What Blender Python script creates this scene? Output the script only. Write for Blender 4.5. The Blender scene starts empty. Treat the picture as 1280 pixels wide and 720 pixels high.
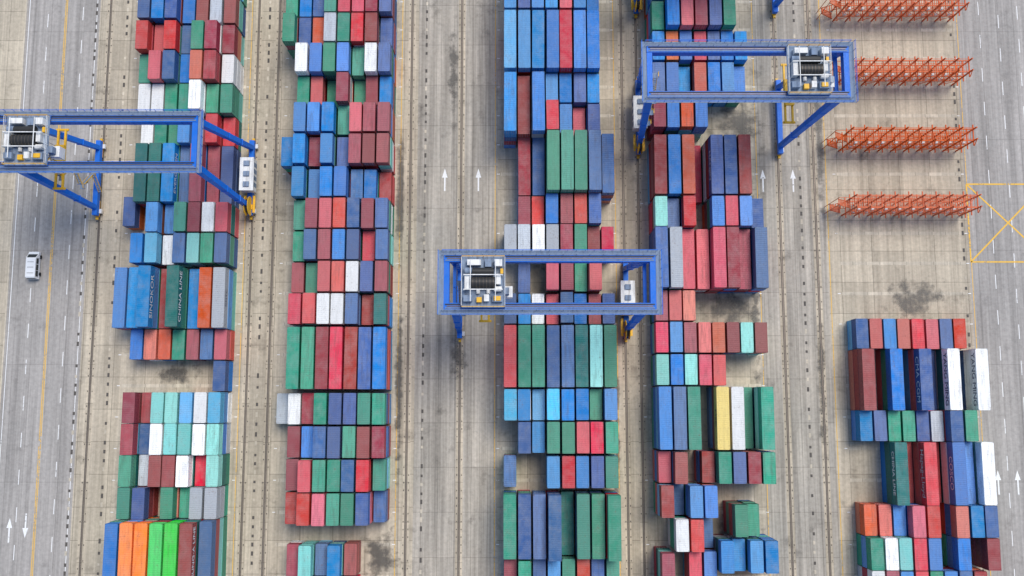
import bpy, math, random
from mathutils import Vector, Matrix
random.seed(7)
scn = bpy.context.scene
scn.view_settings.view_transform = 'Standard'
scn.view_settings.look = 'None'
scn.view_settings.exposure = 0
COL = scn.collection
K = 1.05

# ------------------------------------------------------------------ nodes
def newmat(name):
    m = bpy.data.materials.new(name); m.use_nodes = True
    nt = m.node_tree; nt.nodes.clear()
    out = nt.nodes.new('ShaderNodeOutputMaterial')
    b = nt.nodes.new('ShaderNodeBsdfPrincipled')
    nt.links.new(b.outputs[0], out.inputs[0])
    return m, nt, b, out
def val(nt, sock, v):
    if isinstance(v, (int, float)): sock.default_value = v
    elif isinstance(v, tuple): sock.default_value = v if len(v) == len(sock.default_value) else (*v, 1)
    else: nt.links.new(v, sock)
def math_(nt, op, a, b=0.0, clamp=False):
    n = nt.nodes.new('ShaderNodeMath'); n.operation = op; n.use_clamp = clamp
    val(nt, n.inputs[0], a); val(nt, n.inputs[1], b); return n.outputs[0]
def noise(nt, vec, scale, detail=4, rough=.55, mapscale=None):
    if mapscale:
        mp = nt.nodes.new('ShaderNodeMapping'); mp.inputs['Scale'].default_value = mapscale
        nt.links.new(vec, mp.inputs['Vector']); vec = mp.outputs[0]
    n = nt.nodes.new('ShaderNodeTexNoise'); nt.links.new(vec, n.inputs['Vector'])
    n.inputs['Scale'].default_value = scale; n.inputs['Detail'].default_value = detail
    n.inputs['Roughness'].default_value = rough
    return n.outputs['Fac']
def mrange(nt, v, a, b, c, d):
    n = nt.nodes.new('ShaderNodeMapRange'); nt.links.new(v, n.inputs[0])
    for i, x in enumerate((a, b, c, d)): n.inputs[i + 1].default_value = x
    return n.outputs[0]
def mix(nt, f, a, b, mode='MIX'):
    n = nt.nodes.new('ShaderNodeMixRGB'); n.blend_type = mode
    val(nt, n.inputs[0], f); val(nt, n.inputs[1], a); val(nt, n.inputs[2], b); return n.outputs[0]
def scale_col(nt, c, f):
    n = nt.nodes.new('ShaderNodeVectorMath'); n.operation = 'SCALE'
    nt.links.new(c, n.inputs[0]); nt.links.new(f, n.inputs['Scale']); return n.outputs[0]
def worldpos(nt):
    return nt.nodes.new('ShaderNodeNewGeometry').outputs['Position']
def sep(nt, v):
    n = nt.nodes.new('ShaderNodeSeparateXYZ'); nt.links.new(v, n.inputs[0]); return n.outputs

def ground_mat(name, base, dark, jx=6.3, jy=6.3, joint=.35, streak=.35, slabvar=.12, stain=.6, ox=0., oy=0.):
    m, nt, b, out = newmat(name)
    P = worldpos(nt); X, Y, Z = sep(nt, P)
    n1 = noise(nt, P, .035, 4, .62)
    n2 = noise(nt, P, 1.3, 5, .72)
    n3 = noise(nt, P, 1.0, 4, .6, (.75, .018, 1))
    n3b = noise(nt, P, 1.0, 2, .6, (2.6, .05, 1))
    n4 = noise(nt, P, .22, 5, .66)
    col = mix(nt, mrange(nt, n1, .35, .65, 0, 1), base, dark)
    f = mrange(nt, n2, .3, .7, .84, 1.14)
    f = math_(nt, 'MULTIPLY', f, mrange(nt, n3, .35, .68, 1 + streak * .35, 1 - streak))
    f = math_(nt, 'MULTIPLY', f, mrange(nt, n3b, .35, .7, 1 + streak * .2, 1 - streak * .5))
    fx = math_(nt, 'DIVIDE', math_(nt, 'ADD', X, 1000 + ox), jx); fy = math_(nt, 'DIVIDE', math_(nt, 'ADD', Y, 1000 + oy), jy)
    cb = nt.nodes.new('ShaderNodeCombineXYZ')
    nt.links.new(math_(nt, 'FLOOR', fx), cb.inputs[0]); nt.links.new(math_(nt, 'FLOOR', fy), cb.inputs[1])
    wn = nt.nodes.new('ShaderNodeTexWhiteNoise'); nt.links.new(cb.outputs[0], wn.inputs['Vector'])
    f = math_(nt, 'MULTIPLY', f, mrange(nt, wn.outputs['Value'], 0, 1, 1 - slabvar, 1 + slabvar))
    for fr, j in ((fx, jx), (fy, jy)):
        t = math_(nt, 'ABSOLUTE', math_(nt, 'SUBTRACT', math_(nt, 'FRACT', fr), .5))
        t = math_(nt, 'GREATER_THAN', t, .5 - .06 / j)
        f = math_(nt, 'MULTIPLY', f, math_(nt, 'SUBTRACT', 1.0, math_(nt, 'MULTIPLY', t, joint)))
    s = mrange(nt, n4, .58, .72, 0, stain)
    f = math_(nt, 'MULTIPLY', f, math_(nt, 'SUBTRACT', 1.0, s))
    nt.links.new(scale_col(nt, col, f), b.inputs['Base Color'])
    b.inputs['Roughness'].default_value = .85
    b.inputs['Specular IOR Level'].default_value = .2
    return m

def marking_mat(name, colr, wear=.5):
    m, nt, b, out = newmat(name)
    P = worldpos(nt)
    n = noise(nt, P, 1.6, 6, .75); n2 = noise(nt, P, .15, 3)
    w = math_(nt, 'ADD', mrange(nt, n, .3, .7, 0, 1), mrange(nt, n2, .3, .7, -.3, .3))
    w = mrange(nt, w, wear, wear + .25, 0, 1)
    tr = nt.nodes.new('ShaderNodeBsdfTransparent'); mx = nt.nodes.new('ShaderNodeMixShader')
    b.inputs['Base Color'].default_value = (*colr, 1); b.inputs['Roughness'].default_value = .7
    nt.links.new(w, mx.inputs[0]); nt.links.new(tr.outputs[0], mx.inputs[2]); nt.links.new(b.outputs[0], mx.inputs[1])
    nt.links.new(mx.outputs[0], out.inputs[0])
    return m

def paint_mat(name, colr, dirt=.24, rust=.4, rough=.5, vary=.22, fademax=.18, hue=.012):
    m, nt, b, out = newmat(name)
    tc = nt.nodes.new('ShaderNodeTexCoord'); oi = nt.nodes.new('ShaderNodeObjectInfo')
    rnd = oi.outputs['Random']
    off = nt.nodes.new('ShaderNodeCombineXYZ'); nt.links.new(math_(nt, 'MULTIPLY', rnd, 371.0), off.inputs[0])
    nt.links.new(math_(nt, 'MULTIPLY', rnd, 173.0), off.inputs[1])
    ad = nt.nodes.new('ShaderNodeVectorMath'); ad.operation = 'ADD'
    nt.links.new(tc.outputs['Object'], ad.inputs[0]); nt.links.new(off.outputs[0], ad.inputs[1]); V = ad.outputs[0]
    r2 = math_(nt, 'FRACT', math_(nt, 'MULTIPLY', rnd, 57.31)); r3 = math_(nt, 'FRACT', math_(nt, 'MULTIPLY', rnd, 913.7))
    hs = nt.nodes.new('ShaderNodeHueSaturation'); hs.inputs['Color'].default_value = (*colr, 1)
    nt.links.new(mrange(nt, rnd, 0, 1, .5 - hue, .5 + hue), hs.inputs['Hue'])
    nt.links.new(mrange(nt, r2, 0, 1, 1 - vary * .8, 1.1), hs.inputs['Saturation'])
    nt.links.new(mrange(nt, r3, 0, 1, 1 - vary, 1 + vary), hs.inputs['Value'])
    c = hs.outputs[0]
    nrm = nt.nodes.new('ShaderNodeNewGeometry'); nz = sep(nt, nrm.outputs['Normal'])[2]
    big = noise(nt, V, .45, 4, .65); fine = noise(nt, V, 3.0, 4, .7)
    lng = noise(nt, V, 1.0, 3, .6, (2.2, .25, 1))
    up = mrange(nt, nz, .5, .9, 0, 1)
    fade = math_(nt, 'MULTIPLY', up, math_(nt, 'MULTIPLY', mrange(nt, big, .35, .7, 0, fademax), mrange(nt, r2, 0, 1, .2, 1.3)))
    c = mix(nt, fade, c, (.50, .50, .48))
    d = math_(nt, 'MULTIPLY', mrange(nt, lng, .46, .72, 0, dirt * 1.4), mrange(nt, r3, 0, 1, .2, 1.3), True)
    c = mix(nt, d, c, (.07, .06, .055))
    d2 = mrange(nt, fine, .5, .8, 0, dirt)
    c = mix(nt, d2, c, (.16, .13, .11))
    rr = math_(nt, 'ADD', fine, math_(nt, 'MULTIPLY', big, .5))
    c = mix(nt, mrange(nt, rr, .89, .97, 0, rust), c, (.17, .07, .035))
    nt.links.new(c, b.inputs['Base Color'])
    nt.links.new(mrange(nt, fine, .3, .7, rough - .1, rough + .25), b.inputs['Roughness'])
    b.inputs['Specular IOR Level'].default_value = .25
    return m

def simple_mat(name, colr, rough=.6, metal=0., var=.15):
    m, nt, b, out = newmat(name)
    tc = nt.nodes.new('ShaderNodeTexCoord')
    n = noise(nt, tc.outputs['Object'], 2.0, 3, .6)
    rgb = nt.nodes.new('ShaderNodeRGB'); rgb.outputs[0].default_value = (*colr, 1)
    nt.links.new(scale_col(nt, rgb.outputs[0], mrange(nt, n, .3, .7, 1 - var, 1 + var)), b.inputs['Base Color'])
    b.inputs['Roughness'].default_value = rough; b.inputs['Metallic'].default_value = metal
    b.inputs['Specular IOR Level'].default_value = .35
    return m

# ------------------------------------------------------------------ mesh builder
class MB:
    def __init__(s): s.v = []; s.f = []; s.m = []
    def quad(s, pts, mi=0):
        n = len(s.v); s.v += [tuple(p) for p in pts]; s.f.append(tuple(range(n, n + len(pts)))); s.m.append(mi)
    def box(s, c, d, mi=0, M=None):
        x, y, z = d[0] / 2, d[1] / 2, d[2] / 2; n = len(s.v)
        for a, b_, e in ((-1,-1,-1),(1,-1,-1),(1,1,-1),(-1,1,-1),(-1,-1,1),(1,-1,1),(1,1,1),(-1,1,1)):
            p = Vector((a * x, b_ * y, e * z))
            if M is not None: p = M @ p
            s.v.append((p[0] + c[0], p[1] + c[1], p[2] + c[2]))
        for q in ((0,3,2,1),(4,5,6,7),(0,1,5,4),(1,2,6,5),(2,3,7,6),(3,0,4,7)):
            s.f.append(tuple(n + i for i in q)); s.m.append(mi)
    def rng(s, x0, x1, y0, y1, z0, z1, mi=0):
        s.box(((x0 + x1) / 2, (y0 + y1) / 2, (z0 + z1) / 2), (x1 - x0, y1 - y0, z1 - z0), mi)
    def beam(s, p, q, w, h, mi=0):
        p = Vector(p); q = Vector(q); d = q - p; L = d.length; d.normalize()
        up = Vector((0, 0, 1)) if abs(d.z) < .95 else Vector((0, 1, 0))
        a = d.cross(up).normalized(); u = a.cross(d)
        M = Matrix((a, d, u)).transposed()
        s.box((p + q) / 2, (w, L, h), mi, M)
    def taper(s, p, q, w0, h0, w1, h1, mi=0):
        n = len(s.v)
        for P, w, h in ((p, w0, h0), (q, w1, h1)):
            for a, b_ in ((-1,-1),(1,-1),(1,1),(-1,1)): s.v.append((P[0] + a * w / 2, P[1] + b_ * h / 2, P[2]))
        for q_ in ((3,2,1,0),(4,5,6,7),(0,1,5,4),(1,2,6,5),(2,3,7,6),(3,0,4,7)):
            s.f.append(tuple(n + i for i in q_)); s.m.append(mi)
    def cyl(s, p, q, r, mi=0, k=16):
        p = Vector(p); q = Vector(q); d = (q - p).normalized()
        up = Vector((0, 0, 1)) if abs(d.z) < .95 else Vector((0, 1, 0))
        a = d.cross(up).normalized(); u = a.cross(d); n = len(s.v)
        for P in (p, q):
            for i in range(k):
                t = 2 * math.pi * i / k; s.v.append(tuple(P + a * r * math.cos(t) + u * r * math.sin(t)))
        for i in range(k):
            j = (i + 1) % k; s.f.append((n + i, n + j, n + k + j, n + k + i)); s.m.append(mi)
        s.f.append(tuple(n + i for i in range(k))[::-1]); s.m.append(mi)
        s.f.append(tuple(n + k + i for i in range(k))); s.m.append(mi)
    def mesh(s, name, mats):
        me = bpy.data.meshes.new(name); me.from_pydata(s.v, [], s.f)
        for m in mats: me.materials.append(m)
        me.polygons.foreach_set('material_index', s.m); me.update(); return me
    def obj(s, name, mats, parent=None, loc=(0, 0, 0)):
        o = bpy.data.objects.new(name, s.mesh(name, mats)); COL.objects.link(o); o.location = loc
        if parent: o.parent = parent
        return o
def empty(name, loc):
    e = bpy.data.objects.new(name, None); e.location = loc; COL.objects.link(e); return e

# ------------------------------------------------------------------ materials
M_CONC = ground_mat('yard_concrete', (.59, .515, .395), (.47, .41, .32), 6.6, 6.6, .4, .24, .09, .36, 0, 2)
M_LANE = ground_mat('lane_concrete', (.51, .46, .385), (.41, .38, .33), 3.4, 9.0, .3, .36, .06, .40, 1.2)
M_ASPH = ground_mat('road_asphalt', (.44, .41, .38), (.37, .35, .325), 3.6, 24, .22, .26, .05, .22)
M_BEAM = ground_mat('rail_beam_concrete', (.61, .525, .40), (.47, .405, .31), 50, 8, .4, .30, .12, .45)
M_FOUND = ground_mat('foundation_concrete', (.66, .59, .47), (.55, .49, .39), 2.835, 60, .35, .2, .12, .35)
M_STEEL = simple_mat('rail_steel', (.16, .13, .11), .45, .5)
M_DARK = simple_mat('dark_trench', (.10, .09, .08), .8)
M_YEL = marking_mat('yellow_road_paint', (.80, .47, .06), .66)
M_WHT = marking_mat('white_road_paint', (.84, .84, .82), .74)

# ------------------------------------------------------------------ ground and roads
def sheet(name, x0, x1, y0, y1, z, mat):
    b = MB(); b.quad([(x0, y0, z), (x1, y0, z), (x1, y1, z), (x0, y1, z)]); return b.obj(name, [mat])
sheet('ground', -1500, 1500, -1500, 1500, 0, M_CONC)
sheet('road', -100.5 * K, -85.3 * K, -700, 700, .008, M_ASPH)
sheet('road', 91.6 * K, 128 * K, -700, 700, .008, M_ASPH)
sheet('yard_lane', -19.2 * K, -2.9 * K, -500, 500, .008, M_LANE)
sheet('yard_lane', 49.3 * K, 63.2 * K, -500, 500, .008, M_LANE)
kb = MB(); kb.rng(-100.75 * K, -100.5 * K, -700, 700, -.05, .13); kb.obj('kerb', [M_FOUND])
kb = MB(); kb.rng(128 * K, 128 * K + .25, -700, 700, -.05, .13); kb.obj('kerb', [M_FOUND])

rails = [-83.1, -52.3, -48.0, -20.6, -10.3, 22.5, 25.5, 54.0, 61.2]
for rx in rails:
    rx *= K
    b = MB()
    b.quad([(rx - .75, -400, .014), (rx + .75, -400, .014), (rx + .75, 400, .014), (rx - .75, 400, .014)], 0)
    for s in (-1, 1):
        b.quad([(rx + s * .17 - .07, -400, .019), (rx + s * .17 + .07, -400, .019), (rx + s * .17 + .07, 400, .019), (rx + s * .17 - .07, 400, .019)], 2)
    b.rng(rx - .06, rx + .06, -400, 400, .0, .07, 1)
    y = -110.
    while y < 110:
        if random.random() < .85:
            for s in (-1, 1):
                if random.random() < .75: b.rng(rx + s * .48 - .09, rx + s * .48 + .09, y, y + random.uniform(.2, .34), .0, .05, 2)
        y += 1.55
    b.obj('crane_rail', [M_BEAM, M_STEEL, M_DARK])
for tx in (-86.0, -79.6, -50.1, -17.6, 58.3, 90.6):
    tx *= K
    b = MB(); y = -110
    while y < 110:
        if random.random() < .85: b.rng(tx - .22, tx + .22, y, y + random.uniform(.5, 1.0), .0, .04, random.choice((0, 0, 1)))
        y += random.choice((1.8, 1.8, 2.2))
    b.obj('cable_trench_cover', [M_DARK, M_FOUND])
PX = 2.835
blocks_x = {1: (-80.3, 8, 2.84), 2: (-47.4, 8, PX), 3: (-1.8, 8, PX), 4: (28.6, 8, PX), 5: (69.6, 9, PX)}
for k, (x0, n, px) in blocks_x.items():
    b = MB(); y = -110
    while y < 115:
        b.quad([(x0 - .5, y - .35, .012), (x0 + n * px + .3, y - .35, .012), (x0 + n * px + .3, y + .35, .012), (x0 - .5, y + .35, .012)])
        y += 6.4
    b.obj('container_foundation', [M_FOUND])

# markings
b = MB()
def rect(b, x0, x1, y0, y1, z=.02, mi=0): b.quad([(x0, y0, z), (x1, y0, z), (x1, y1, z), (x0, y1, z)], mi)
for x in (-92.45, -92.15): rect(b, x * K - .08, x * K + .08, -600, 600)
for x in (-53.75, -22.6, -3.4, 20.85, 49.6, 63.6, 92.0): rect(b, x * K - .07, x * K + .07, -200, 200, .022)
X0, X1, Y0, Y1 = 96.5, 113.2, 5.5, 22.2
for (a, c) in (((X0, Y0), (X1, Y0)), ((X1, Y0), (X1, Y1)), ((X1, Y1), (X0, Y1)), ((X0, Y1), (X0, Y0)), ((X0, Y0), (X1, Y1)), ((X0, Y1), (X1, Y0))):
    p = Vector((*a, 0)); q = Vector((*c, 0)); d = (q - p).normalized(); nn = Vector((-d.y, d.x, 0)) * .16
    zz = .024 + .002 * (len(b.f) % 4)
    b.quad([(p - nn) + Vector((0, 0, zz)), (q - nn) + Vector((0, 0, zz)), (q + nn) + Vector((0, 0, zz)), (p + nn) + Vector((0, 0, zz))])
b.obj('yellow_lane_marking', [M_YEL])
b = MB()
for x in (-99.9, -85.9): rect(b, x * K - .07, x * K + .07, -600, 600)
for x in (-96.0, -88.8, 96.6, 100.6, 104.6):
    y = -200 + (x * 3 % 5)
    while y < 200: rect(b, x * K - .08, x * K + .08, y, y + 3); y += 7.5
def arrow(b, x, y, d=1, s=1.):
    x *= K; y *= K
    rect(b, x - .16 * s, x + .16 * s, min(y, y - d * 2.9 * s), max(y, y - d * 2.9 * s))
    b.quad([(x - .6 * s, y, .0205), (x + .6 * s, y, .0205), (x, y + d * 2.0 * s, .0205)][::d])
for x, y, d in ((-97.2, -46.8, 1), (-94.1, -46.8, -1), (-13.6, 22.5, 1), (-6.8, 22.5, 1), (50.8, 22.3, 1), (56.9, 22.3, 1), (94.6, -37.7, 1), (98.4, -37.7, 1)):
    arrow(b, x, y, d)
for k, (x0, n, px) in blocks_x.items():
    y = -110
    while y < 115:
        for xx in (x0 - 1.1, x0 + n * px + .7):
            if random.random() < .8: rect(b, xx - .3, xx + .3, y - .08, y + .08, .0235)
        y += 6.4
b.obj('white_lane_marking', [M_WHT])

def stain_mat():
    m, nt, b, out = newmat('wet_oil_stain')
    tc = nt.nodes.new('ShaderNodeTexCoord'); P = worldpos(nt)
    ln = nt.nodes.new('ShaderNodeVectorMath'); ln.operation = 'LENGTH'; nt.links.new(tc.outputs['Object'], ln.inputs[0])
    n = noise(nt, P, .35, 6, .68)
    a = math_(nt, 'ADD', math_(nt, 'SUBTRACT', 1.0, ln.outputs['Value']), math_(nt, 'MULTIPLY', math_(nt, 'SUBTRACT', n, .5), 2.6))
    a = mrange(nt, a, .3, .85, 0, .68)
    tr = nt.nodes.new('ShaderNodeBsdfTransparent'); mx = nt.nodes.new('ShaderNodeMixShader')
    b.inputs['Base Color'].default_value = (.10, .092, .08, 1); b.inputs['Roughness'].default_value = .5
    nt.links.new(a, mx.inputs[0]); nt.links.new(tr.outputs[0], mx.inputs[1]); nt.links.new(b.outputs[0], mx.inputs[2])
    nt.links.new(mx.outputs[0], out.inputs[0]); return m
M_ST = stain_mat()
for i, (x, y, rx, ry) in enumerate(((43, -4, 8, 5), (80, -2.0, 8, 6), (-25.5, -52, 5, 7), (46, 34, 7, 7), (-12, 44, 1.6, 16), (-11, -14, 2.5, 5), (44, -46, 6, 7),
        (-22.5, 20, 1.2, 20), (-22.2, -20, 1.2, 26), (10, 8, 9, 6), (61, -20, 1.2, 18), (62.5, 30, 1.2, 22), (20.5, -30, 1.0, 30), (-66, -17, 6, 3),
        (48.5, 0, 1.3, 30))):
    b = MB(); k = 40
    b.v = [(1.5 * math.cos(2 * math.pi * j / k), 1.5 * math.sin(2 * math.pi * j / k), 0) for j in range(k)]; b.f = [tuple(range(k))]; b.m = [0]
    o = b.obj('wet_ground_patch', [M_ST], None, (x * K, y * K, .034 + i * .0015)); o.scale = (rx, ry, 1)

# ------------------------------------------------------------------ containers
CC = {'b': (.018, .225, .60), 'c': (.13, .49, .78), 'n': (.065, .14, .34), 'r': (.66, .06, .075), 'm': (.35, .055, .065), 'k': (.66, .13, .06),
      'g': (.045, .31, .195), 'd': (.015, .17, .15), 't': (.23, .64, .57), 'w': (.88, .88, .86), 'y': (.48, .52, .56), 'o': (.95, .27, .04),
      'l': (.02, .60, .07), 'q': (.90, .63, .11)}
M_CAST = {k: paint_mat('casting_' + k, tuple(c * .5 + .04 for c in v), .5, .6) for k, v in CC.items()}
M_PAINT = {k: paint_mat('container_paint_' + k, v) for k, v in CC.items()}
M_ROD = simple_mat('galvanised_steel', (.42, .43, .44), .45, .4)
W, H = 2.438, 2.591
def container_mesh(L, key):
    b = MB(); hx = W / 2; hy = L / 2
    for sx in (-1, 1):
        for sy in (-1, 1):
            b.box((sx * (hx - .09), sy * (hy - .09), H / 2), (.18, .18, H - .24), 0)
            for z in (.06, H - .06): b.box((sx * (hx - .085), sy * (hy - .095), z), (.18, .20, .12), 1)
        b.rng(sx * hx - (.09 if sx > 0 else 0), sx * hx + (0 if sx > 0 else .09), -hy + .2, hy - .2, H - .10, H - .012, 0)
        b.rng(sx * hx - (.10 if sx > 0 else 0), sx * hx + (0 if sx > 0 else .10), -hy + .2, hy - .2, .02, .17, 0)
    for sy in (-1, 1):
        y0, y1 = sorted((sy * hy, sy * (hy - .12)))
        b.rng(-hx + .18, hx - .18, y0, y1, H - .13, H - .015, 0)
        b.rng(-hx + .18, hx - .18, y0, y1, .02, .16, 0)
    b.quad([(-hx + .1, -hy + .1, .1), (-hx + .1, hy - .1, .1), (hx - .1, hy - .1, .1), (hx - .1, -hy + .1, .1)], 1)
    n = int((L - .4) / .28); st = (L - .4) / n
    for sx in (-1, 1):
        pr = []
        for i in range(n):
            y = -hy + .2 + i * st
            pr += [(hx - .012, y), (hx - .012, y + st * .28), (hx - .055, y + st * .5), (hx - .055, y + st * .78)]
        pr.append((hx - .012, hy - .2))
        for (xa, ya), (xb, yb) in zip(pr, pr[1:]):
            q = [(sx * xa, ya, .17), (sx * xb, yb, .17), (sx * xb, yb, H - .10), (sx * xa, ya, H - .10)]
            b.quad(q if sx > 0 else q[::-1], 0)
    n = int((L - .4) / .40); st = (L - .4) / n; pr = []
    for i in range(n):
        y = -hy + .2 + i * st
        pr += [(y, H - .042), (y + st * .22, H - .042), (y + st * .36, H - .022), (y + st * .86, H - .022)]
    pr.append((hy - .2, H - .042))
    for (ya, za), (yb, zb) in zip(pr, pr[1:]):
        b.quad([(-hx + .09, ya, za), (hx - .09, ya, za), (hx - .09, yb, zb), (-hx + .09, yb, zb)], 0)
    for sy in (-1, 1):
        y0, y1 = sorted((sy * (hy - .12), sy * (hy - .2))); b.rng(-hx + .17, hx - .17, y0, y1, H - .12, H - .02, 0)
    n = 8; st = (W - .36) / n; pr = []
    for i in range(n):
        x = -hx + .18 + i * st; pr += [(x, hy - .03), (x + st * .3, hy - .03), (x + st * .5, hy - .075), (x + st * .8, hy - .075)]
    pr.append((hx - .18, hy - .03))
    for (xa, ya), (xb, yb) in zip(pr, pr[1:]):
        b.quad([(xb, yb, .16), (xa, ya, .16), (xa, ya, H - .13), (xb, yb, H - .13)], 0)
    for s in (-1, 1):
        x0, x1 = sorted((s * .015, s * (hx - .19))); b.rng(x0, x1, -hy + .035, -hy + .09, .17, H - .14, 0)
        for z in (.62, 1.2, 1.8): b.rng(x0 + .1, x1 - .1, -hy + .022, -hy + .035, z - .1, z + .1, 0)
        for fx in (.28, .72):
            x = s * (hx - .19) * fx; b.rng(x - .02, x + .02, -hy - .005, -hy + .028, .14, H - .1, 2)
            if s > 0: b.rng(x - .06, x + .22, -hy - .012, -hy, 1.05, 1.11, 2)
            else: b.rng(x - .22, x + .06, -hy - .012, -hy, 1.05, 1.11, 2)
    b.quad([(-hx + .18, -hy + .1, .16), (hx - .18, -hy + .1, .16), (hx - .18, -hy + .1, H - .13), (-hx + .18, -hy + .1, H - .13)], 1)
    for sx in (-1, 1):
        for y in (-1.03, 1.03): b.box((sx * (hx + .002), y, .09), (.012, .35, .1), 1)
    return b.mesh('container_%s_%d' % (key, L), [M_PAINT[key], M_CAST[key], M_ROD])
MESH = {}
def cmesh(L, key):
    if (L, key) not in MESH: MESH[(L, key)] = container_mesh(L, key)
    return MESH[(L, key)]
L20, L40 = 6.058, 12.192
POOL = 'bbbnnrrrmmmgggkdwtyc'
placed = {}
def put(x, y, L, tier, key, flip=None):
    o = bpy.data.objects.new('shipping_container', cmesh(L, key)); COL.objects.link(o)
    o.location = (x + random.gauss(0, .05), y + random.gauss(0, .035), .03 + tier * (H + .006))
    if flip is None: flip = random.random() < .5
    o.rotation_euler = (0, 0, (math.pi if flip else 0) + random.gauss(0, .003))
    return o
LOWER = {1: 1, 2: 1, 3: 0, 4: 0, 5: 0}
def bay(blk, y, kind, codes):
    x0, n, px = blocks_x[blk]; L = L40 if kind == 40 else L20
    for i, c in enumerate(codes.split()):
        if c == '..': continue
        key, t = c[0], int(c[1])
        if t > 2: t -= LOWER[blk]
        for k in range(t):
            kk = key if k == t - 1 else random.choice(POOL + key * 4)
            o = put(x0 + px / 2 + px * i, y, L, k, kk, False if k == t - 1 and kind == 40 else None)
            if k == t - 1: placed[(blk, round(y, 1), i)] = o
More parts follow.
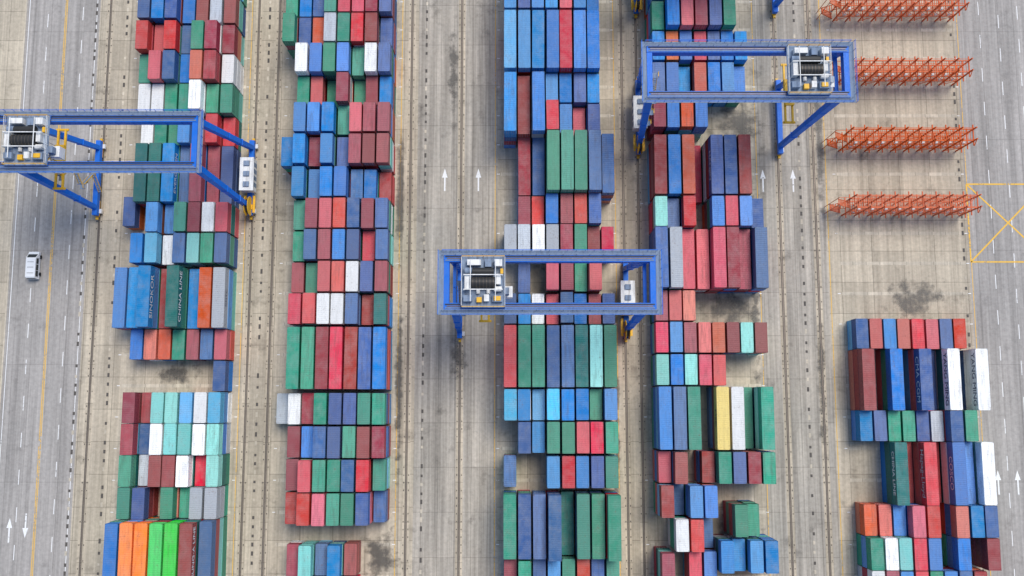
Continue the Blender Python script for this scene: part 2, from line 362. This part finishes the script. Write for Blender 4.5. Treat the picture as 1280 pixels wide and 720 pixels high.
B = [
 (1, 64.6, 20, '.. b4 r5 n5 g4 m4 b4 r4'), (1, 57.8, 20, '.. n5 b5 n5 b4 m4 y4 m4'), (1, 51.2, 20, '.. r5 r4 r5 n4 g5 m5 m4'), (1, 44.8, 20, '.. g4 r5 n5 b4 k5 m5 w4'),
 (1, 38.5, 20, '.. w4 w4 g4 g4 w5 g4 g4'), (1, 32.2, 20, '.. w3 g3 g3 b4 m3 r4 r3'), (1, 22.9, 40, '.. d4 d4 b4 n3 m4 m3 n3'),
 (1, 15.2, 20, 'n2 .. .. .. .. .. .. ..'), (1, 13.6, 20, '.. .. b4 b3 g4 m4 w4 r4'), (1, 7.2, 20, '.. b4 c4 w2 n4 t4 g4 n4'),
 (1, -2.9, 40, 'b4 b4 b5 m3 d5 b3 k4 y4'), (1, -12.2, 20, '.. b2 k3 k3 g2 m3 n3 r3'), (1, -18.5, 20, '.. .. .. .. .. .. .. n2'),
 (1, -24.9, 20, '.. m4 m3 t4 t4 c4 w4 c4'), (1, -31.1, 20, '.. m4 n3 w4 t4 t4 w4 t4'), (1, -37.3, 20, '.. g4 y3 m4 m4 w4 r3 t4'),
 (1, -43.5, 20, '.. g4 n4 .. g4 g3 y4 y4'), (1, -52.8, 40, '.. b6 o6 o6 l6 l6 m6 n5'), (1, -66, 40, '.. b4 m4 r4 b4 g4 n4 b4'),
 (2, 65.6, 20, 'b4 n4 b4 g5 r5 m5 n5 b4'), (2, 59.2, 20, 'g4 b4 n4 g5 r5 r5 m5 n5'), (2, 52.8, 20, 'g5 n4 k4 y5 g5 r5 m5 n4'), (2, 46.4, 20, '.. w5 b5 g5 b5 g4 w5 n5'),
 (2, 40.1, 20, '.. g4 r4 g3 m5 g3 m4 b4'), (2, 33.8, 20, '.. b5 b5 b5 g4 r5 m5 m5'), (2, 27.2, 20, 'b4 b5 m4 b5 n4 m5 m5 m5'), (2, 20.4, 20, '.. b5 b4 b5 b5 n4 b4 m3'),
 (2, 13.9, 20, '.. g4 m5 r5 r5 n5 m5 n5'), (2, 7.5, 20, '.. g4 n5 m5 b5 n5 r4 n5'), (2, 1.1, 20, '.. m4 g4 r5 r5 w5 n5 m5'), (2, -5.4, 20, '.. r5 r5 w5 w5 n5 m4 d5'),
 (2, -15.2, 40, '.. g5 g5 m5 r5 m5 n5 b5'), (2, -25.1, 20, 'y3 w4 m4 g5 n5 n5 g5 g5'), (2, -31.6, 20, '.. m4 b4 n5 n5 g5 m5 m5'), (2, -38.0, 20, '.. m4 r5 g5 g5 n5 r5 g4'),
 (2, -44.4, 20, '.. m4 r5 r5 g5 g5 n5 n3'), (2, -54.6, 20, '.. m3 t4 n3 b4 m3 .. ..'), (2, -61.2, 20, '.. r3 b4 g3 n4 m3 .. ..'), (2, -71, 40, '.. r3 b4 g3 n4 m3 g4 n4'),
 (3, 61.9, 40, 'b5 n5 b5 b5 r5 b5 b4 ..'), (3, 49.2, 40, 'c5 b5 b5 b5 r5 b5 b5 ..'), (3, 36.2, 40, 'b5 m4 b5 .. .. .. .. ..'), (3, 39.8, 20, '.. .. .. b4 b4 n4 b4 ..'),
 (3, 33.4, 20, '.. .. .. r5 b4 r3 n4 ..'), (3, 24.1, 40, '.. m3 n3 g5 g5 g5 n5 n4'), (3, 14.8, 20, '.. m3 r3 b4 m4 r4 n4 ..'), (3, 8.5, 20, 'y4 y4 w4 y4 m4 g4 m3 r3'),
 (3, 1.4, 20, '.. n2 .. r4 m4 g3 r4 ..'), (3, -5.2, 20, 'n3 b3 w3 r3 n4 b3 m3 n3'), (3, -14.8, 40, 'r4 g4 g4 n4 n4 d4 t4 g4'), (3, -24.3, 20, 'c4 b4 c3 c4 b4 b4 g3 b4'),
 (3, -30.7, 20, '.. n4 b3 g4 g4 r4 r4 g4'), (3, -37.3, 20, 'n3 .. .. b4 r4 b4 n4 g4'), (3, -47.6, 40, 'g4 n4 n4 n5 d2 g4 g4 g5'), (3, -57.1, 20, 'm3 g4 n3 b3 g3 r3 n3 g3'), (3, -66.6, 40, 'm3 g4 n3 b3 g3 r3 n3 g3'),
 (4, 61.7, 20, 'b4 b5 m5 m5 n5 g5 .. ..'), (4, 55.2, 20, 'g4 b5 r5 m5 n5 g5 .. ..'), (4, 48.8, 20, 'b4 k4 b4 r4 n4 b4 b4 ..'), (4, 42.2, 20, 'n4 b4 b3 k4 b4 b4 b3 ..'),
 (4, 34.7, 20, 'm4 b4 k4 b4 .. .. .. ..'), (4, 23.9, 40, 'm4 b4 k4 r1 n4 n4 m4 ..'), (4, 14.3, 20, 't4 n3 r4 .. b4 r4 b4 n3'), (4, 4.9, 40, 'n4 y4 r3 r3 r4 m4 m3 n4'),
 (4, -4.5, 20, 'm3 r3 k3 .. .. .. .. ..'), (4, -10.9, 20, 'r3 b3 m3 r3 k3 m3 t3 m3'), (4, -17.4, 20, 't3 b3 t3 r3 r3 .. .. ..'), (4, -26.9, 40, 'b4 n4 g4 .. q4 w4 g2 g4'),
 (4, -36.5, 20, 'r3 m4 .. m3 g4 n4 m4 g4'), (4, -42.9, 20, 'm4 n2 b4 b4 .. .. .. ..'), (4, -46.6, 20, '.. .. .. .. .. g4 g3 ..'), (4, -49.3, 20, '.. w4 r4 n2 .. .. .. ..'),
 (4, -53.3, 20, '.. .. .. .. b4 b3 b4 b4'), (4, -55.7, 20, 'm4 .. r3 b3 .. .. .. ..'), (4, -66, 40, 'm4 b3 r3 b3 g4 m3 b4 n4'),
 (5, -10.0, 20, 'n2 r2 b2 k2 r2 r2 n2 r2 ..'), (5, -19.3, 40, 'm3 .. b3 .. n3 n1 w3 .. w3'), (5, -28.5, 20, 'b2 n2 g2 g2 n2 y2 n3 g3 ..'), (5, -37.8, 40, '.. .. d3 r1 r3 r1 b3 b2 w3'),
 (5, -47.0, 20, 'k2 k2 b2 r3 r3 .. k3 b3 n3'), (5, -53.2, 20, 'g3 w3 t3 r3 b3 .. b3 .. m3'), (5, -59.4, 20, 'w3 m3 b3 r3 g3 b3 n3 m3 ..'),
]
for t in B: bay(*t)

M_TW = simple_mat('white_lettering', (.8, .8, .8), .5); M_TB = simple_mat('dark_lettering', (.03, .04, .09), .5)
def lettering(key, txt, side, mat, size=1.3):
    o = placed.get(key)
    if not o: return
    c = bpy.data.curves.new('lettering', 'FONT'); c.body = txt; c.size = size; c.align_x = 'CENTER'; c.align_y = 'CENTER'; c.extrude = .004
    c.materials.append(mat); t = bpy.data.objects.new('lettering', c); COL.objects.link(t); t.parent = o
    t.location = (side * (W / 2 + .006), 0, H / 2); t.rotation_euler = (math.pi / 2, 0, side * math.pi / 2)
lettering((1, -2.9, 2), 'SINOKOR', 1, M_TW, 2.0); lettering((1, -2.9, 4), 'CHINA LINE', 1, M_TW, 1.9)
lettering((1, -52.8, 6), 'HEUNG-A LINE', 1, M_TW, 1.6); lettering((1, -2.9, 7), 'KMTC', 1, M_TB)
lettering((5, -19.3, 6), 'YANG MING', -1, M_TB, 1.9); lettering((5, -19.3, 8), 'YANG MING', -1, M_TB, 1.9); lettering((5, -19.3, 4), 'CMA CGM', -1, M_TW, 2.0)
lettering((5, -37.8, 4), 'Hapag-Lloyd', -1, M_TW, 1.9); lettering((5, -37.8, 2), 'CHINA LINE', -1, M_TW, 1.6); lettering((5, -37.8, 6), 'COSCO', -1, M_TW, 1.9)
lettering((4, 4.9, 1), 'K LINE', -1, M_TB, 1.6); lettering((4, 23.9, 4), 'HANJIN', -1, M_TW, 1.8); lettering((4, -26.9, 4), 'MSC', -1, M_TB, 1.8)
lettering((1, 22.9, 3), 'EVERGREEN', 1, M_TW, 1.6); lettering((3, -47.6, 5), 'EVERGREEN', -1, M_TW, 1.4)

# ------------------------------------------------------------------ gantry cranes
M_CB = paint_mat('crane_blue_paint', (.012, .16, .66), .12, .12, .45, .04, .05, .0)
M_CG = paint_mat('crane_grey_deck', (.22, .29, .40), .4, .2, .7, .05, .1, 0.)
M_CW = paint_mat('crane_white_paint', (.80, .80, .78), .25, .15, .5, .05, .1, 0.)
M_BLK = simple_mat('black_machinery', (.03, .03, .03), .5)
M_YP = simple_mat('yellow_safety_paint', (.78, .44, .03), .5)
CM = [M_CB, M_CG, M_CW, M_BLK, M_YP, M_STEEL]
def railing(b, p, q, mi=1, h=1.1, step=1.6, t=.06):
    p = Vector(p); q = Vector(q); n = max(1, int((q - p).length / step)); up = Vector((0, 0, 1))
    for i in range(n + 1):
        a = p.lerp(q, i / n); b.beam(a, a + up * h, t, t, mi)
    for z in (h, h * .55): b.beam(p + up * z, q + up * z, t, t, mi)
def gantry(cx, cy, x0, x1, legs, trolley_x, elec_x):
    """legs: list of (x_base, x_top); all x are metres relative to cx"""
    E = empty('gantry_crane', (cx, cy, 0)); ZT = 29.4; GY = 4.3; BY = 6.4
    b = MB()
    for s in (-1, 1):
        b.rng(x0, x1, s * GY - .6, s * GY + .6, ZT - 1.9, ZT, 0)
        b.rng(x0 + .6, x1 - .6, s * GY - .08, s * GY + .08, ZT, ZT + .14, 5)
        i = x0 + 2
        while i < x1: b.rng(i, i + .12, s * GY - .65, s * GY + .65, ZT - 1.95, ZT + .03, 0); i += 3.0
    for x in (x0 + .5, x1 - .5):
        b.rng(x - .5, x + .5, -GY + .6, GY - .6, ZT - 1.7, ZT - .1, 0)
    for xb, xt in legs:
        for s in (-1, 1):
            b.taper((xb, s * BY, 2.3), (xt, s * GY, ZT - 1.9), 1.0, .9, 1.4, 1.2, 0)
            for f in (.25, .5, .75):
                X = xb + (xt - xb) * f; Yy = s * (BY + (GY - BY) * f); Z = 2.3 + (ZT - 4.2) * f
                b.box((X, Yy, Z), (1.35, 1.25, .12), 0)
        b.rng(xb - .5, xb + .5, -BY - 1.6, BY + 1.6, 1.3, 2.5, 0)
        b.beam((xt, -GY, ZT - 3.2), (xt, GY, ZT - 3.2), .6, .7, 0)
        for s in (-1, 1):
            b.rng(xb - .4, xb + .4, s * BY - 1.7, s * BY + 1.7, .75, 1.3, 4)
            for w in (-1.2, -.4, .4, 1.2): b.cyl((xb - .16, s * BY + w, .42), (xb + .16, s * BY + w, .42), .34, 3)
            b.box((xb + .7, s * (BY + .6), 1.1), (.6, .9, .6), 2)
            b.box((xb, s * (BY + 2.1), 1.0), (.5, .5, .45), 4)
    b.obj('steel_frame', CM, E)
    b = MB()
    for s in (-1, 1):
        ya, yb = sorted((s * (GY + .62), s * (GY + 1.5)))
        b.rng(x0 - .3, x1 + .3, ya, yb, ZT - .35, ZT - .28, 1)
        railing(b, (x0 - .3, s * (GY + 1.47), ZT - .28), (x1 + .3, s * (GY + 1.47), ZT - .28), 0)
        railing(b, (x0 - .3, s * (GY + .68), ZT - .28), (x1 + .3, s * (GY + .68), ZT - .28), 1, 1.0, 2.4)
        b.rng(x0 + .3, x1 - .3, s * GY - .42, s * GY - .24, ZT + .001, ZT + .10, 1)
        b.rng(x0 + .3, x1 - .3, s * GY + .25, s * GY + .42, ZT + .001, ZT + .16, 3)
        i = x0
        while i < x1: b.rng(i, i + .1, ya, yb, ZT - .5, ZT - .355, 0); i += 2
    for x, sg in ((x0, -1), (x1, 1)):
        xa, xb_ = sorted((x + sg * .05, x + sg * 1.0))
        b.rng(xa, xb_, -GY - 1.5, GY + 1.5, ZT - .27, ZT - .2, 1)
        railing(b, (x + sg * .98, -GY - 1.5, ZT - .2), (x + sg * .98, GY + 1.5, ZT - .2), 0)
    b.obj('walkways', CM, E)
    b = MB(); xb, xt = legs[0]
    for k in range(7):
        z0 = 2.6 + k * 3.5; z1 = z0 + 3.5; f0 = (z0 - 2.3) / 25; xx = xb + (xt - xb) * f0 + 1.1
        ya, yb = (-3.2, -.4) if k % 2 == 0 else (-.4, -3.2)
        for o in (-.35, .35): b.beam((xx + o, ya, z0), (xx + o, yb, z1), .07, .2, 4)
        for j in range(10): b.box((xx, ya + (yb - ya) * (j + .5) / 10, z0 + 3.5 * (j + .5) / 10), (.7, .24, .04), 1)
        b.box((xx, yb + (-.5 if yb < -1 else .5), z1), (1.0, 1.0, .06), 1)
        railing(b, (xx + .5, yb + (-.9 if yb < -1 else 0), z1), (xx + .5, yb + (0 if yb < -1 else .9), z1), 4, 1.1, 1.)
        b.beam((xx - .4, yb, z1), (xb + (xt - xb) * f0, yb, z1), .1, .12, 0)
    b.obj('stairs', CM, E)
    b = MB(); x = elec_x; sg = 1 if x > 0 else -1
    b.rng(x - 1.35, x + 1.35, -3.4, 3.4, 2.7, 5.4, 2); b.rng(x - 1.45, x + 1.45, -3.5, 3.5, 5.4, 5.55, 2)
    for yy in (-2.2, 0, 2.2): b.rng(x - .6, x + .6, yy - .5, yy + .5, 5.55, 5.95, 1)
    for yy in (-2.5, -1.1, .3, 1.7): b.rng(x + sg * 1.33 - .04, x + sg * 1.33 + .04, yy, yy + .9, 2.9, 5.0, 1)
    b.cyl((x - .45, -6.4, 3.6), (x - .34, -6.4, 3.6), 2.0, 4, 28); b.cyl((x + .34, -6.4, 3.6), (x + .45, -6.4, 3.6), 2.0, 4, 28)
    b.cyl((x - .34, -6.4, 3.6), (x + .34, -6.4, 3.6), 1.4, 3, 24); b.box((x, -6.4, 2.4), (1.3, 1.0, .8), 4)
    b.rng(x - 1.2, x - .7, -7.6, -4.0, 2.55, 2.7, 4); b.rng(x + .7, x + 1.2, -7.6, -4.0, 2.55, 2.7, 4)
    b.obj('electrical_house', CM, E)
    b = MB(); t = trolley_x; z = ZT + .55
    b.rng(t - 3.9, t + 3.9, -GY - .3, GY + .3, z, z + .22, 1)
    for s in (-1, 1):
        for w in (-3, 3): b.cyl((t + w, s * GY - .2, ZT + .45), (t + w, s * GY + .2, ZT + .45), .32, 5)
        b.rng(t - 3.9, t + 3.9, s * GY - .35, s * GY + .35, z - .25, z - .002, 0)
    z += .22
    b.cyl((t - 2.1, -.3, z + 1.0), (t + 2.1, -.3, z + 1.0), 1.0, 3, 24)
    b.cyl((t - 1.9, 1.7, z + .75), (t + 1.9, 1.7, z + .75), .7, 3, 20)
    for k in range(7): b.cyl((t - 1.8 + k * .6, -.3, z + 1.0), (t - 1.74 + k * .6, -.3, z + 1.0), 1.06, 5, 24)
    b.box((t - 2.8, -.2, z + .8), (.9, 2.6, 1.6), 2); b.box((t + 2.7, .3, z + .7), (.8, 1.8, 1.4), 2)
    b.cyl((t + 3.3, -1.4, z + .6), (t + 1.9, -1.4, z + .6), .5, 2); b.cyl((t - 3.3, 1.9, z + .65), (t - 2.0, 1.9, z + .65), .55, 1)
    b.box((t - 1.6, 3.3, z + .65), (2.4, 1.0, 1.3), 2); b.box((t + .9, 3.2, z + .5), (1.1, 1.3, 1.0), 1); b.box((t + 2.7, 3.2, z + .75), (1.3, 1.2, 1.5), 2)
    b.box((t - 2.7, -3.1, z + .6), (1.5, 1.1, 1.2), 1); b.box((t - .7, -3.3, z + .4), (.9, .9, .8), 4); b.box((t + .6, -3.0, z + .55), (.9, 1.2, 1.1), 2)
    b.box((t + 2.5, -3.1, z + .5), (1.8, 1.2, 1.0), 1); b.box((t + 2.5, -3.1, z + 1.1), (1.2, .8, .2), 4); b.box((t + 3.3, 1.8, z + .4), (.5, .9, .8), 4)
    for s in (-1, 1):
        b.cyl((t + s * .9, -2.2, z + .4), (t + s * .9, -1.5, z + .4), .35, 2)
        for yy in (-1.6, 1.0): b.beam((t + s * 3.4, yy, z + 1.9), (t + s * 3.4, yy, z), .15, .15, 2)
    b.beam((t - 3.4, -1.6, z + 1.95), (t + 3.4, -1.6, z + 1.95), .16, .16, 2); b.beam((t - 3.4, 1.0, z + 1.95), (t + 3.4, 1.0, z + 1.95), .16, .16, 2)
    for xx in (-2.2, 2.2): b.beam((t + xx, -3.7, z + 2.1), (t + xx, 3.7, z + 2.1), .12, .14, 2)
    for s in (-1, 1):
        railing(b, (t - 3.8, s * (GY + .2), z), (t + 3.8, s * (GY + .2), z), 4)
        railing(b, (t + s * 3.85, -GY, z), (t + s * 3.85, GY, z), 2)
    b.rng(t + 3.4, t + 5.2, -2.6, -.6, ZT - 3.2, ZT - .9, 2); b.rng(t + 3.35, t + 3.4, -2.4, -.8, ZT - 3.0, ZT - 1.6, 3); b.rng(t + 3.6, t + 4.6, -2.2, -1.0, ZT - .9, z - .22, 1)
    b.obj('trolley', CM, E)
    b = MB(); zs = 17.0
    b.rng(t - .9, t + .9, -2.6, 2.6, zs + .5, zs + 1.1, 4)
    for s in (-1, 1):
        b.rng(t + s * .7 - .18, t + s * .7 + .18, -6.0, 6.0, zs, zs + .45, 4); b.rng(t - 1.2, t + 1.2, s * 5.85 - .2, s * 5.85 + .2, zs - .1, zs + .3, 4)
        for q in (-1, 1): b.cyl((t + s * .8, q * 1.5, zs + 1.1), (t + s * 1.4, q * 1.0, ZT + .6), .035, 3, 6)
    b.obj('spreader', CM, E)
gantry(0, -2.7, -12.2, 25.7, [(-10.8, -10.4), (23.6, 24.1)], -5.1, 23.6)
gantry(-73.5, 23.1, -22, 16.2, [(-13.8, -17.3), (18.6, 15.6)], -14.3, 18.6)
gantry(42, 36.3, -17.2, 20, [(-15.2, -16.7), (14.7, 18.5)], 12.2, -15.2)
gantry(42, 67.5, -17.2, 20, [(-15.2, -16.7), (14.7, 18.5)], -2.0, -15.2)

# ------------------------------------------------------------------ reefer racks (orange steel gantries)
M_OR = paint_mat('orange_steel', (.72, .15, .05), .25, .3, .65, .05, .12, 0.)
def rack(y):
    b = MB(); x0, x1 = 69.2, 94.2; Wd = 1.2; n = 9; st = (x1 - x0) / n
    for i in range(n + 1):
        x = x0 + i * st
        for s in (-1, 1): b.rng(x - .12, x + .12, s * Wd - .12, s * Wd + .12, 0, 9.6, 0)
        for z in (2.7, 5.4, 8.1): b.rng(x - .1, x + .1, -Wd - 1.0, Wd + 1.0, z - .28, z - .08, 0)
        b.beam((x, -Wd, 9.4), (x, -Wd - 1.1, 8.1), .12, .12, 0)
        if i < n:
            s = 1 if i % 2 else -1
            b.beam((x, s * Wd, .2), (x + st, s * Wd, 2.6), .1, .1, 0); b.beam((x, -Wd, 5.4), (x + st, -Wd, 2.7), .1, .1, 0)
            b.beam((x, -Wd, 8.0), (x + st, Wd, 8.0), .1, .1, 0)
            b.box((x + st / 2, -Wd + .1, 6.2), (.5, .3, .8), 1); b.box((x + st / 2, -Wd + .1, 3.5), (.5, .3, .8), 1)
    for z in (2.7, 5.4, 8.1):
        for s in (-1, 1): b.rng(x0, x1, s * Wd - .1, s * Wd + .1, z - .07, z + .12, 0); b.rng(x0, x1, s * Wd - .04, s * Wd + .04, z + 1.0, z + 1.09, 0)
        for k in range(int((x1 - x0) / .45)): b.rng(x0 + k * .45, x0 + k * .45 + .07, -Wd + .1, Wd - .1, z - .04, z, 0)
    for k in range(3):
        a = x0 - 3.4 if k % 2 else x0 - .2; c = x0 - .2 if k % 2 else x0 - 3.4
        for o in (-.6, .6): b.beam((a, o, k * 2.7), (c, o, k * 2.7 + 2.7), .08, .2, 0)
        for j in range(8): b.box((a + (c - a) * (j + .5) / 8, 0, k * 2.7 + 2.7 * (j + .5) / 8), (.2, 1.1, .04), 0)
    for s in (-1, 1): b.rng(x0 - 3.5, x0 - 3.4, s * .7 - .05, s * .7 + .05, 0, 9.0, 0); b.rng(x0 - 3.5, x0 - .13, s * .7 - .04, s * .7 + .04, 8.9, 9.0, 0)
    b.obj('reefer_rack', [M_OR, M_CW], None, (.5, y, 0))
for y in (16.6, 30.6, 45.2, 59.6, 74): rack(y)

# ------------------------------------------------------------------ van
M_VW = simple_mat('van_white_paint', (.82, .83, .83), .3, 0, .03); M_GL = simple_mat('dark_glass', (.02, .03, .035), .12); M_TY = simple_mat('tyre_rubber', (.02, .02, .02), .8)
b = MB()
prof = [(-2.6, .35), (-2.6, 1.0), (-2.52, 1.95), (-2.3, 2.12), (1.0, 2.15), (1.35, 2.02), (2.15, 1.22), (2.62, 1.0), (2.68, .35)]
def wid(y, z): return .98 - (max(0, z - 1.0) * .13) - (.12 if abs(y) > 2.4 else 0)
for s in (-1, 1):
    q = [(s * wid(y, z), y, z) for y, z in prof]; b.quad(q if s < 0 else q[::-1], 0)
for i in range(len(prof)):
    (ya, za), (yb, zb) = prof[i], prof[(i + 1) % len(prof)]
    b.quad([(wid(ya, za), ya, za), (-wid(ya, za), ya, za), (-wid(yb, zb), yb, zb), (wid(yb, zb), yb, zb)], 0)
b.quad([(-.74, 1.40, 2.01), (.74, 1.40, 2.01), (.82, 2.1, 1.31), (-.82, 2.1, 1.31)], 1)
b.quad([(.7, -2.54, 1.9), (-.7, -2.54, 1.9), (-.78, -2.61, 1.25), (.78, -2.61, 1.25)], 1)
for s in (-1, 1):
    for ya, yb in ((-2.2, -1.1), (-1.0, .1), (.2, 1.3)):
        q = [(s * (wid(0, 1.2) + .01), ya, 1.2), (s * (wid(0, 1.2) + .01), yb, 1.2), (s * (wid(0, 1.9) + .01), yb - .05, 1.85), (s * (wid(0, 1.9) + .01), ya, 1.85)]
        b.quad(q if s > 0 else q[::-1], 1)
    for y in (-1.6, 1.7): b.cyl((s * .78, y, .35), (s * 1.0, y, .35), .35, 2)
    b.box((s * 1.12, 1.55, 1.35), (.16, .1, .25), 0); b.box((s * .7, 2.66, .8), (.3, .05, .18), 1)
for y in (-1.6, -.5, .5): b.box((0, y, 2.16), (1.1, .06, .05), 1)
van = b.obj('parked_van', [M_VW, M_GL, M_TY], None, (-100.0, 4.6, .01)); van.scale = (1.2, 1.1, 1.1)

# ------------------------------------------------------------------ light, world, camera
w = bpy.data.worlds.new('World'); scn.world = w; w.use_nodes = True
nt = w.node_tree; bg = nt.nodes['Background']; sky = nt.nodes.new('ShaderNodeTexSky'); sky.sky_type = 'NISHITA'; sky.sun_disc = False
EL, AZ = math.radians(64), math.radians(40)
sky.sun_elevation = EL; sky.sun_rotation = AZ
nt.links.new(sky.outputs[0], bg.inputs[0]); bg.inputs[1].default_value = .15
sl = bpy.data.lights.new('sun', 'SUN'); sl.energy = 2.75; sl.angle = math.radians(28); sl.color = (1, .95, .87)
so = bpy.data.objects.new('sun', sl); COL.objects.link(so); so.location = (0, 0, 100)
d = Vector((math.sin(AZ) * math.cos(EL), math.cos(AZ) * math.cos(EL), math.sin(EL)))
so.rotation_euler = (-d).to_track_quat('-Z', 'Y').to_euler()
cd = bpy.data.cameras.new('camera'); cam = bpy.data.objects.new('camera', cd); COL.objects.link(cam)
cd.sensor_width = 36; cd.lens = 36 * 1184 / 1280; cd.clip_end = 5000; cd.clip_start = 1
cam.location = (0, -24.9, 196.9); cam.rotation_euler = (math.radians(7.2), 0, 0)
scn.camera = cam
